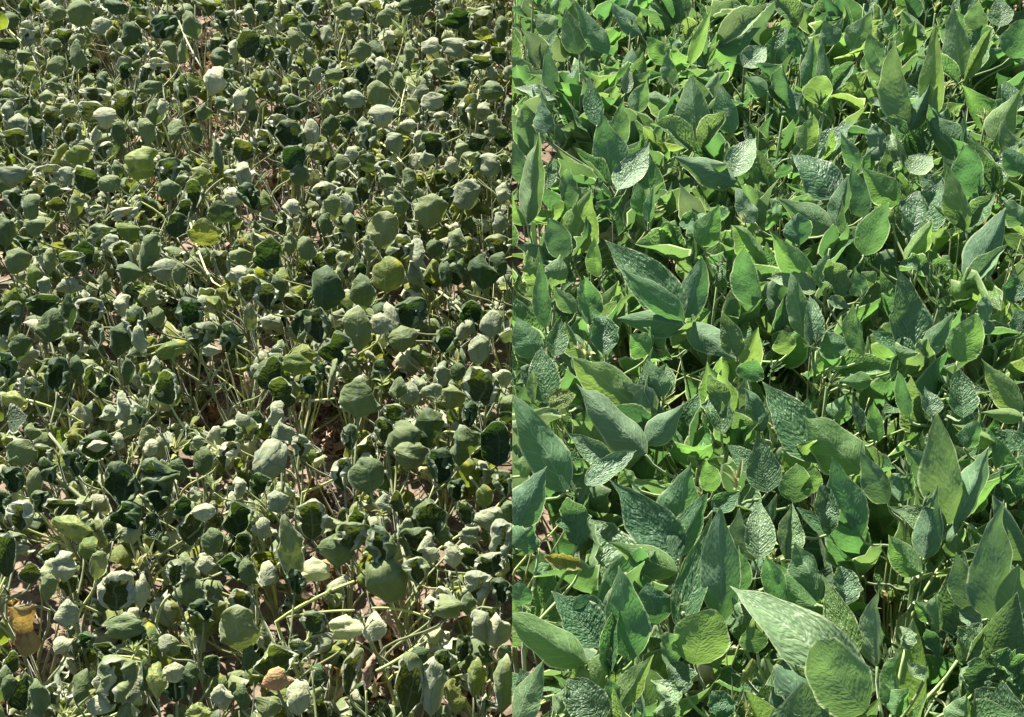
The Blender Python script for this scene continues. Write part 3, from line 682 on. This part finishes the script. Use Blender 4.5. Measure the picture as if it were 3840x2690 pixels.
def hero_left():
    for t, txt in HL.items():
        for item in txt.split(';'):
            a = item.strip().split('|'); f = a[0].split(); note = a[1].strip() if len(a) > 1 else None
            cx, cy, hh, hw = [float(v) for v in f[:4]]; ty = f[4]; ang = math.radians(float(f[5])) if len(f) > 5 else U(-.25, .25)
            if hh < 15: continue
            dx, dy = math.sin(ang)*hh, -math.cos(ang)*hh
            s0 = tp(t, cx-dx, cy-dy); s1 = tp(t, cx+dx, cy+dy); L = 2*hh/KS
            B = at_z(*s0, .262+U(-.02, .012)+(.035 if ty in 'FYO' else 0)); d0 = depth(B); l = L/F*d0
            up = Vector((0, 0, 1)); side = RT*U(-.45, .45)
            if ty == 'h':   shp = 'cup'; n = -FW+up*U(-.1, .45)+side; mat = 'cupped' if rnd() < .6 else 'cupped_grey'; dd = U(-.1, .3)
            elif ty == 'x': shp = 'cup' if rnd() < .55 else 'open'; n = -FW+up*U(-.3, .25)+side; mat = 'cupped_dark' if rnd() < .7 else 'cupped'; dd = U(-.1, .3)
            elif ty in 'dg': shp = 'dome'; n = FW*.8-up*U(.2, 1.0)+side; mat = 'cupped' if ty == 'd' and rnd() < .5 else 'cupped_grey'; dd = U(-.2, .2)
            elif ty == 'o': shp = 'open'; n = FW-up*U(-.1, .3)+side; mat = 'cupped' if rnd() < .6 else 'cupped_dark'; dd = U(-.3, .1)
            elif ty == 'y': shp = 'open'; n = FW+side; mat = 'cupped_olive'; dd = U(-.3, .1)
            elif ty == 'Y': shp = 'dome'; n = FW-up*.3+side; mat = 'yellowed'; dd = 0
            elif ty == 'p': shp = 'open'; n = FW*.2-up+side; mat = 'pale_shoot' if rnd() < .25 else 'cupped_grey'; dd = .3
            elif ty == 'F': shp = 'flat'; n = -FW*.4+up; mat = 'cupped_grey'; dd = .2
            elif ty == 'O': shp = 'dome'; n = FW-up*.5; mat = 'rusty'; dd = 0
            elif ty == 'a': shp = 'crumpled'; n = FW; mat = 'amber'; dd = 0
            elif ty == 'b': shp = 'withered'; n = FW; mat = 'brown'; dd = 0
            T = at_depth(*s1, d0+l*dd)
            w = 2*hw/KS/F*d0*1.04
            m = frame_mat(B, T, n.normalized(), w, zs=(w+l)/2*.85)
            pl = nearest(Vector((B.x, B.y+.01, 0)), 'L')
            q = None
            for q2 in pl.leaves:
                if (q2[0][-1]-B).length < .022 and len(q2[1]) < 3: q = q2
            if q is None:
                q = [stalk_pts(pl, B), [], M['stalk_left'] if rnd() < .8 else M['stalk_yellow'], .0016, True]; pl.leaves.append(q)
            q[1].append((lib(shp, random.randrange(120)), m, M[mat]))
            if note: pl.note = note
    for t, x, y, s in PALE:
        s0 = tp(t, x, y+s*.5); B = at_z(*s0, .27); pl = nearest(B, 'L'); sc = s*1.5/KS/F*depth(B)
        pl.shoots.append((B, sc, stalk_pts(pl, B)))
hero_left()
# long bare stalks that cross open places: tile, points
STALKS = [('C', (370, 290), (250, 215), (115, 185), 'y', 3.2), ('C', (470, 720), (300, 570), (60, 350), 'l', 4.2), ('C', (400, 620), (320, 470), (220, 335), 'l', 3.6), ('D', (90, 1180), (250, 1070), (440, 1000), 'y', 3.2),
          ('D', (0, 1030), (110, 890), (235, 840), 'y', 3), ('D', (140, 1160), (300, 1130), (440, 1130), 'y', 2.6), ('D', (760, 1260), (650, 1350), (540, 1400), 'y', 3), ('D', (610, 1380), (540, 1320), (450, 1270), 'l', 2.2),
          ('D', (210, 600), (300, 570), (350, 540), 'y', 2.6), ('D', (240, 190), (300, 185), (350, 180), 'y', 3), ('D', (780, 1170), (660, 1110), (520, 1120), 'y', 2.4), ('C', (480, 1160), (380, 1110), (300, 1080), 'y', 2.6), ('C', (220, 1130), (140, 1090), (60, 1120), 'l', 2.6),
          ('A', (910, 880), (960, 820), (1000, 800), 'y', 2.4), ('A', (560, 920), (600, 870), (640, 810), 'l', 2.4), ('A', (820, 860), (930, 1380), (1020, 1270), 'y', 2.4), ('B', (820, 620), (870, 580), (910, 580), 'y', 2.4), ('B', (790, 1290), (870, 1330), (920, 1400), 'l', 3),
          ('B', (690, 1180), (800, 1240), (900, 1240), 'l', 2.4), ('C', (1148, 720), (1080, 650), (1000, 700), 'y', 3), ('A', (800, 90), (830, 180), (900, 300), 'l', 2.6), ('A', (690, 170), (715, 90), (730, 20), 'l', 2.4), ('A', (0, 90), (60, 170), (200, 260), 'y', 2.4), ('D', (620, 600), (640, 900), (740, 1090), 'l', 2.6),
          ('C', (700, 1210), (700, 1120), (760, 1060), 'y', 3), ('A', (220, 730), (170, 680), (140, 640), 'l', 2.2), ('B', (300, 660), (400, 740), (520, 870), 'l', 2.6), ('B', (560, 640), (640, 700), (720, 810), 'y', 2.4), ('B', (640, 560), (650, 450), (680, 350), 'y', 2.4), ('D', (930, 500), (990, 560), (1040, 650), 'l', 2.6)]
for t, a, b, c, k, r in STALKS:
    pts = [at_z(*tp(t, *a), .20), at_z(*tp(t, *b), .235), at_z(*tp(t, *c), .25)]
    pl = nearest(Vector((pts[0].x, pts[0].y, 0)), 'L'); root = pl.stem_pt(.05)
    P = bez(root, root+Vector((0, 0, .08)), pts[0]-Vector((0, 0, .04)), pts[0], 4)[:-1]+[pts[0]*(1-u)**2+pts[1]*2*u*(1-u)+pts[2]*u*u for u in [i/6 for i in range(7)]]
    pl.leaves.append([P, [], M['stalk_yellow'] if k == 'y' else M['stalk_left'], r*.00075, True])

# --- undergrowth leaves of every plant
def fill(pl):
    if pl.side == 'L':
        n = random.choice((8, 9, 10))
        for k in range(n):
            az = U(0, 2*math.pi); rr = U(.02, .085); zt = U(.035, .21)
            B = pl.base+Vector((math.cos(az)*rr, math.sin(az)*rr, zt))
            g = pix(B)
            if in_gap(*g, 1.25) or in_gap(g[0], g[1]-40, 1.1): continue
            if B.x > .03: continue
            q = [stalk_pts(pl, B), [], M['stalk_left'] if rnd() < .75 else M['stalk_yellow'], U(.0012, .0017), False]
            out = Vector((math.cos(az), math.sin(az), 0))
            for j in range(3):
                a2 = az+(j-1)*U(.7, 1.2); d = Vector((math.cos(a2)*.5, math.sin(a2)*.5, U(.3, 1.2))).normalized()
                L = U(.026, .046)*(1 if zt > .12 else .8); nr = Vector((U(-1, 1), U(-1, 1), U(-.2, .8)))
                r = rnd()
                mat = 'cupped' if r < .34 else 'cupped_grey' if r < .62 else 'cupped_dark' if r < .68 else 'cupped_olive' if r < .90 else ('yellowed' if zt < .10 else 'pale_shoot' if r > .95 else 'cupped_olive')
                m = frame_mat(B+d*.003, B+d*L, nr, L*U(.7, 1.05), L)
                q[1].append((lib('cuplow', random.randrange(120)), m, M[mat]))
            pl.leaves.append(q)
        for k in range(random.choice((6, 7, 8))):      # side branches and bare upright stalks
            az = U(0, 6.28); rr = U(.015, .06); e = pl.base+Vector((math.cos(az)*rr, math.sin(az)*rr, U(.12, .245)))
            g = pix(e)
            if in_gap(*g, 1.0): continue
            p0 = pl.stem_pt(U(.005, .06)); pl.branches.append(bez(p0, p0+Vector((0, 0, .05))+(e-p0)*.1, e-Vector((0, 0, .06)), e, 5))
        if rnd() < .75:
            P = pl.top+Vector((0, 0, -.01)); pl.shoots.append((P, U(.016, .03), None))
        for b_ in pl.branches:
            if rnd() < .35: pl.shoots.append((b_[-1], U(.009, .017), None))
    else:
        n = random.choice((11, 12, 13))
        for k in range(n):
            az = U(0, 2*math.pi); rr = U(.02, .13); zt = U(.04, .395)
            B = pl.base+Vector((math.cos(az)*rr, math.sin(az)*rr, zt))
            if B.x < -.03: continue
            q = [stalk_pts(pl, B), [], M['stalk_right'] if rnd() < .8 else M['stalk_yellow'], U(.0012, .0018), False]
            lean = Vector((math.cos(az)*.55, math.sin(az)*.55+.1, U(.35, 1.1)))
            for j in range(3):
                a2 = az+(j-1)*U(.6, 1.0); d = (Vector((math.cos(a2)*.6, math.sin(a2)*.6, 0))+Vector((0, 0, U(.3, 1.7)))).normalized()
                L = min(U(.06, .115), max(.035, (.465-zt)/max(.15, d.z)))
                nr = SUN+Vector((U(-.9, .9), U(-.9, .9), U(-.5, .5)))
                r = rnd(); mat = 'healthy' if r < .5 else 'fresh' if r < .66 else 'bluish' if r < .9 else 'painted_sheen'
                m = frame_mat(B+d*.004, B+d*L, nr, L*U(.45, .68), L)
                if rnd() < .12: q[1].append((lib('withered', random.randrange(120)), frame_mat(B, B+d*L*U(.3, .6), nr, L*U(.12, .3), L*.3), M['straw' if rnd() < .6 else 'pale_shoot']))
                else: q[1].append((lib('small' if rnd() < .85 else 'crumpled', random.randrange(120)), m, M[mat]))
            pl.leaves.append(q)
        for k in range(random.choice((4, 5, 6))):
            az = U(0, 6.28); rr = U(.02, .07); e = pl.base+Vector((math.cos(az)*rr, math.sin(az)*rr, U(.28, .43)))
            p0 = pl.stem_pt(U(.05, .2)); pl.branches.append(bez(p0, p0+Vector((0, 0, .08))+(e-p0)*.1, e-Vector((0, 0, .08)), e, 5))
        for b_ in pl.branches:
            if rnd() < .8: pl.shoots.append((b_[-1]-Vector((0, 0, .004)), U(.014, .026), None))
        if rnd() < .9: pl.shoots.append((pl.top+Vector((U(-.01, .01), U(-.01, .01), 0)), U(.018, .032), None))
for pl in plants: fill(pl)
for pl in plants:
    if pl.note and len(pl.note.split()) > 16: print('LONG', pl.note)

# ------------------------------------------------------------------ link plants as objects
def clip_data(me, mw, side):
    """leaf cut where the two plots meet (x = 0)"""
    bm = bmesh.new(); bm.from_mesh(me); inv = mw.inverted()
    co = inv @ Vector((0, 0, 0)); no = (mw.transposed().to_3x3() @ Vector((1 if side == 'L' else -1, 0, 0))).normalized()
    off = -.0003 if side == 'L' else .0003
    co = inv @ Vector((off, 0, 0))
    bmesh.ops.bisect_plane(bm, geom=bm.verts[:]+bm.edges[:]+bm.faces[:], plane_co=co, plane_no=no, clear_outer=True)
    if not bm.faces: bm.free(); return None
    n = me.copy(); bm.to_mesh(n); bm.free(); return n
def crosses(me, mw, side, cache={}):
    k = me.name
    if k not in cache: cache[k] = [Vector(c) for c in bbox(me)]
    xs_ = [(mw @ c).x for c in cache[k]]
    return max(xs_) > -.0015 if side == 'L' else min(xs_) < .0015
def bbox(me):
    xs = [v.co.x for v in me.vertices]; ys = [v.co.y for v in me.vertices]; zs = [v.co.z for v in me.vertices]
    return [(x, y, z) for x in (min(xs), max(xs)) for y in (min(ys), max(ys)) for z in (min(zs), max(zs))]
def add(name, me, wm, parent, mat, pl):
    if crosses(me, wm, pl.side):
        me = clip_data(me, wm, pl.side)
        if me is None: return None
    o = link(name, me, parent, mat); o.matrix_basis = Matrix.Translation(-pl.base) @ wm
    return o
WORDX = ['against the left frame edge', 'in the left quarter', 'amid the left half', 'left of the seam', 'just left of the seam',
         'just right of the seam', 'right of the seam', 'amid the right half', 'in the right quarter', 'against the right frame edge']
WORDY = ['at the very top', 'in the top row', 'high up', 'in the upper part', 'above mid height', 'at mid height', 'below mid height', 'in the lower part', 'low down', 'at the bottom edge']
def cell(pl):
    zc = .25 if pl.side == 'L' else .42
    q = pix(Vector((pl.base.x, pl.base.y, zc)))
    return min(9, max(0, int(q[0]/384))), min(9, max(0, int(q[1]/269))), q
cells = {}
for pl in plants:
    a, b, q = cell(pl); pl.q = q
    if not pl.note: cells.setdefault((a, b, q[1] < -60), []).append(pl)
for (a, b, far), L in cells.items():
    L.sort(key=lambda p: p.q[0])
    for i, pl in enumerate(L):
        n = len(L)
        pos = '' if n == 1 else (('left one', 'right one')[i] if n == 2 else ('leftmost', 'middle one', 'rightmost')[i] if n == 3 else ('leftmost', *(w+' from left' for w in 'second third fourth fifth sixth seventh eighth ninth tenth eleventh twelfth thirteenth fourteenth fifteenth sixteenth seventeenth eighteenth nineteenth twentieth 21st 22nd 23rd 24th 25th'.split()))[min(i, 24)])
        kind = 'wilted soybean plant' if pl.side == 'L' else 'healthy soybean plant'
        pl.note = kind+' '+WORDX[a]+' '+('behind the top row' if far else WORDY[b])+((', '+pos) if pos else '')
nobj = 0
for pl in sorted(plants, key=lambda p: p.base.y):
    root = link('wilted_soybean_plant' if pl.side == 'L' else 'healthy_soybean_plant', None)
    root.location = pl.base; root.empty_display_size = .03
    root['label'] = pl.note; root['category'] = 'soybean plant'
    root['group'] = 'soybean plants with cupped leaves' if pl.side == 'L' else 'healthy soybean plants'
    r0 = .0032 if pl.side == 'L' else .0038
    sm = M['stalk_left'] if pl.side == 'L' else M['stalk_right']
    T = Matrix.Translation(pl.base)
    def tubeobj(name, pts, ra, rb, mat, parent, extra=()):
        g = join_geo([tube([p-pl.base for p in pts], ra, rb)]+[tube([p-pl.base for p in e], rb*.8, rb*.7, 4) for e in extra])
        me = mesh_from(name, g[0], g[1], mat)
        if crosses(me, T, pl.side):
            me = clip_data(me, T, pl.side)
            if me is None: return None
        return link(name, me, parent)
    st = tubeobj('stem', [pl.stem_pt(pl.h*i/7) for i in range(8)], r0, r0*.5, sm, root)
    if st is None: continue
    for pts in pl.branches: tubeobj('branch', pts, .0021, .0007, M['stalk_left'] if rnd() < .6 else M['stalk_yellow'], root)
    for pts, lvs, mat, r, hero in pl.leaves:
        s = tubeobj('leaf_stalk', pts, r*1.2, r*.8, mat, root)
        if s is None: s = root
        for me, wm, lm in lvs: add('leaflet', me, wm, s, lm, pl)
    for B, sc, pts in pl.shoots:
        if pts: tubeobj('leaf_stalk', pts, .0018, .0013, sm, root)
        wm = Matrix.Translation(B) @ Matrix.Rotation(U(0, 6), 4, 'Z') @ Matrix.Scale(sc, 4)
        add('shoot_tip', random.choice(SHOOTS), wm, root, M['pale_shoot'] if (pts or rnd() < .25) else (M['cupped_grey'] if pl.side == 'L' else M['painted_sheen']), pl)
print('plants', len(plants), sum(p.side == 'L' for p in plants), 'objects', len(bpy.data.objects))

# ------------------------------------------------------------------ litter on the soil
dead_n = 0; DL = {}
for gx, gy, rx, ry in GP:
    for k in range(9):
        a = U(0, 6.28); r = math.sqrt(rnd())
        P = at_z(gx+math.cos(a)*rx*r, gy+math.sin(a)*ry*r, .012)
        if P.x > -.03: continue
        L = U(.022, .05); az = U(0, 6.28); d = Vector((math.cos(az), math.sin(az), U(-.1, .35)))
        P.z = ground_z(P.x, P.y)+.008
        m = frame_mat(P, P+d.normalized()*L, Vector((U(-.5, .5), U(-.5, .5), 1)), L*U(.5, .9), L)
        r = rnd(); mt, word = ('brown', 'brown') if r < .3 else ('ashen', 'greyish') if r < .7 else ('amber', 'amber') if r < .9 else ('straw', 'straw yellow')
        o = link('dead_leaf', lib('withered', random.randrange(20)), None, M[mt]); o.matrix_world = m
        q = pix(P); o['category'] = 'dead leaf'; o['group'] = 'dead leaves on the bare soil'
        DL.setdefault((word, min(9, max(0, int(q[0]/384))), min(9, max(0, int(q[1]/269)))), []).append((q[0], o))
        dead_n += 1
for (w_, a, b), L in DL.items():
    L.sort(key=lambda e: e[0])
    for i, (_, o) in enumerate(L):
        o['label'] = w_+' dead leaf '+WORDX[a]+' '+WORDY[b]+('' if len(L) == 1 else (', leftmost', ', second along', ', third along', ', fourth along', ', fifth along', ', sixth along', ', seventh along', ', eighth along', ', ninth along', ', tenth along', ', eleventh along', ', twelfth along')[min(i, 11)])
# clods and crumbs
V, Fs = [], []
def clod(p, s):
    b = len(V); rot = Matrix.Rotation(U(0, 6), 3, 'Z') @ Matrix.Rotation(U(-.6, .6), 3, 'X')
    for v in [(1, 0, 0), (-1, 0, 0), (0, 1, 0), (0, -1, 0), (0, 0, 1), (0, 0, -1), (.6, .6, .5), (-.6, .6, .5), (-.6, -.6, .4), (.6, -.6, .5)]:
        q = rot @ Vector((v[0]*s*U(.7, 1.3), v[1]*s*U(.6, 1.2), v[2]*s*U(.4, .8))); V.append(tuple(q+p))
    for f in [(4, 6, 7), (4, 7, 8), (4, 8, 9), (4, 9, 6), (6, 0, 2), (6, 2, 7), (7, 2, 1), (7, 1, 8), (8, 1, 3), (8, 3, 9), (9, 3, 0), (9, 0, 6), (5, 2, 0), (5, 1, 2), (5, 3, 1), (5, 0, 3)]:
        Fs.append(tuple(b+i for i in f))
for gx, gy, rx, ry in GP:
    for k in range(190):
        a = U(0, 6.28); r = math.sqrt(rnd())*1.3; P = at_z(gx+math.cos(a)*rx*r, gy+math.sin(a)*ry*r, 0); P.z = ground_z(P.x, P.y)
        clod(P, U(.002, .006) if rnd() < .85 else U(.007, .014))
for k in range(6000):
    x, y = U(-1.4, 1.3), U(1.1, 3.9); clod(Vector((x, y, ground_z(x, y))), U(.002, .008))
link('soil_clods', mesh_from('soil_clods', V, Fs, M['soil'], smooth=False), kind='stuff')
SC = bpy.data.objects['soil_clods']; SC['label'] = 'crumbly pinkish brown soil clods scattered between the plants'; SC['category'] = 'soil clods'
# broken straw and stalk bits
V, Fs = [], []
for gx, gy, rx, ry in GP:
    for k in range(16):
        a = U(0, 6.28); r = math.sqrt(rnd())*1.2; P = at_z(gx+math.cos(a)*rx*r, gy+math.sin(a)*ry*r, 0); P.z = ground_z(P.x, P.y)+.006
        az = U(0, 6.28); L = U(.012, .05); d = Vector((math.cos(az)*L, math.sin(az)*L, U(-.003, .012)))
        g = tube([P, P+d*.5+Vector((0, 0, U(0, .006))), P+d], U(.0006, .0014), .0006, 4); b = len(V); V += g[0]; Fs += [tuple(b+i for i in f) for f in g[1]]
o = link('straw_litter', mesh_from('straw_litter', V, Fs, M['stalk_brown']), kind='stuff'); o['label'] = 'thin broken straw and stalk bits strewn over the bare soil'; o['category'] = 'straw'

# ------------------------------------------------------------------ the same crop going on outside the picture
import numpy as np
def border(side, name, label, mats, geos, zlo, zhi, llo, lhi, per):
    VV, FF, UU, MI = [], [], [], []; off = 0; sg = -1 if side == 'L' else 1
    arr = [(np.array(g[0]), np.array(g[1]), np.array(g[2])) for g in geos]
    y = .35
    while y < 5.6:
        x = .03
        while x < 2.5:
            px, py = sg*(x+U(-.04, .04)), y+U(-.04, .04); x += .12
            if px*sg < .02: continue
            q = pix(Vector((px, py, .3))); q0 = pix(Vector((px, py, .0)))
            if -130 < q[0] < 3970 and -560 < q[1] < 2690+130 and not (py < .85): continue
            if abs(px) < .36*py*.9 and q[1] > -500 and q0[1] < 2750: continue
            for k in range(per):
                az = U(0, 6.28); rr = U(.01, .085); B = Vector((px+math.cos(az)*rr, py+math.sin(az)*rr, U(zlo, zhi)))
                if B.x*sg < .05: continue
                d = Vector((math.cos(az)*.6, math.sin(az)*.6, U(.2, 1.3))).normalized(); L = U(llo, lhi)
                m = np.array(frame_mat(B, B+d*L, SUN+Vector((U(-.9, .9), U(-.9, .9), U(-.9, .5))), L*U(.5, .9), L))
                v, f, u = random.choice(arr)
                VV.append(v @ m[:3, :3].T+m[:3, 3]); FF.append(f+off); UU.append(u[f].reshape(-1, 2)); MI += [random.randrange(len(mats))]*len(f); off += len(v)
        y += .115
    V = np.concatenate(VV); Fc = np.concatenate(FF); Uv = np.concatenate(UU)
    me = bpy.data.meshes.new(name); me.vertices.add(len(V)); me.vertices.foreach_set('co', V.ravel())
    me.loops.add(Fc.size); me.loops.foreach_set('vertex_index', Fc.ravel()); me.polygons.add(len(Fc))
    me.polygons.foreach_set('loop_start', np.arange(len(Fc))*4); me.polygons.foreach_set('loop_total', np.full(len(Fc), 4))
    for m_ in mats: me.materials.append(m_)
    me.polygons.foreach_set('material_index', MI); me.polygons.foreach_set('use_smooth', [True]*len(Fc))
    ul = me.uv_layers.new(name='UVMap'); ul.data.foreach_set('uv', Uv.ravel()); me.update(calc_edges=True)
    o = link(name, me, kind='stuff'); o['label'] = label; o['category'] = 'soybean crop'
def low(n, f):
    L = []
    for i in range(n):
        g = leaf_geo(2, 5, **f(), seed=i+900); normalise(g[0]); L.append(g)
    return L
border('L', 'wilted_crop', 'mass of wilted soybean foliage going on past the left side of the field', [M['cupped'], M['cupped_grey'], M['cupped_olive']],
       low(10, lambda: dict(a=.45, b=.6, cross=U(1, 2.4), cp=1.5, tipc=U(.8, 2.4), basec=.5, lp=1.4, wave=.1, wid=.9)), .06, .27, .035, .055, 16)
border('R', 'healthy_crop', 'mass of healthy soybean foliage going on past the right side of the field', [M['healthy'], M['fresh'], M['bluish']],
       low(10, lambda: dict(a=.65, b=1.25, cross=U(.1, .8), cp=1.2, tipc=U(-.5, .4), basec=.1, lp=1.3, fold=U(.1, .6), wave=.05)), .12, .42, .06, .11, 18)
print('objects', len(bpy.data.objects), 'unique tris', sum(len(m.polygons) for m in bpy.data.meshes)*2)
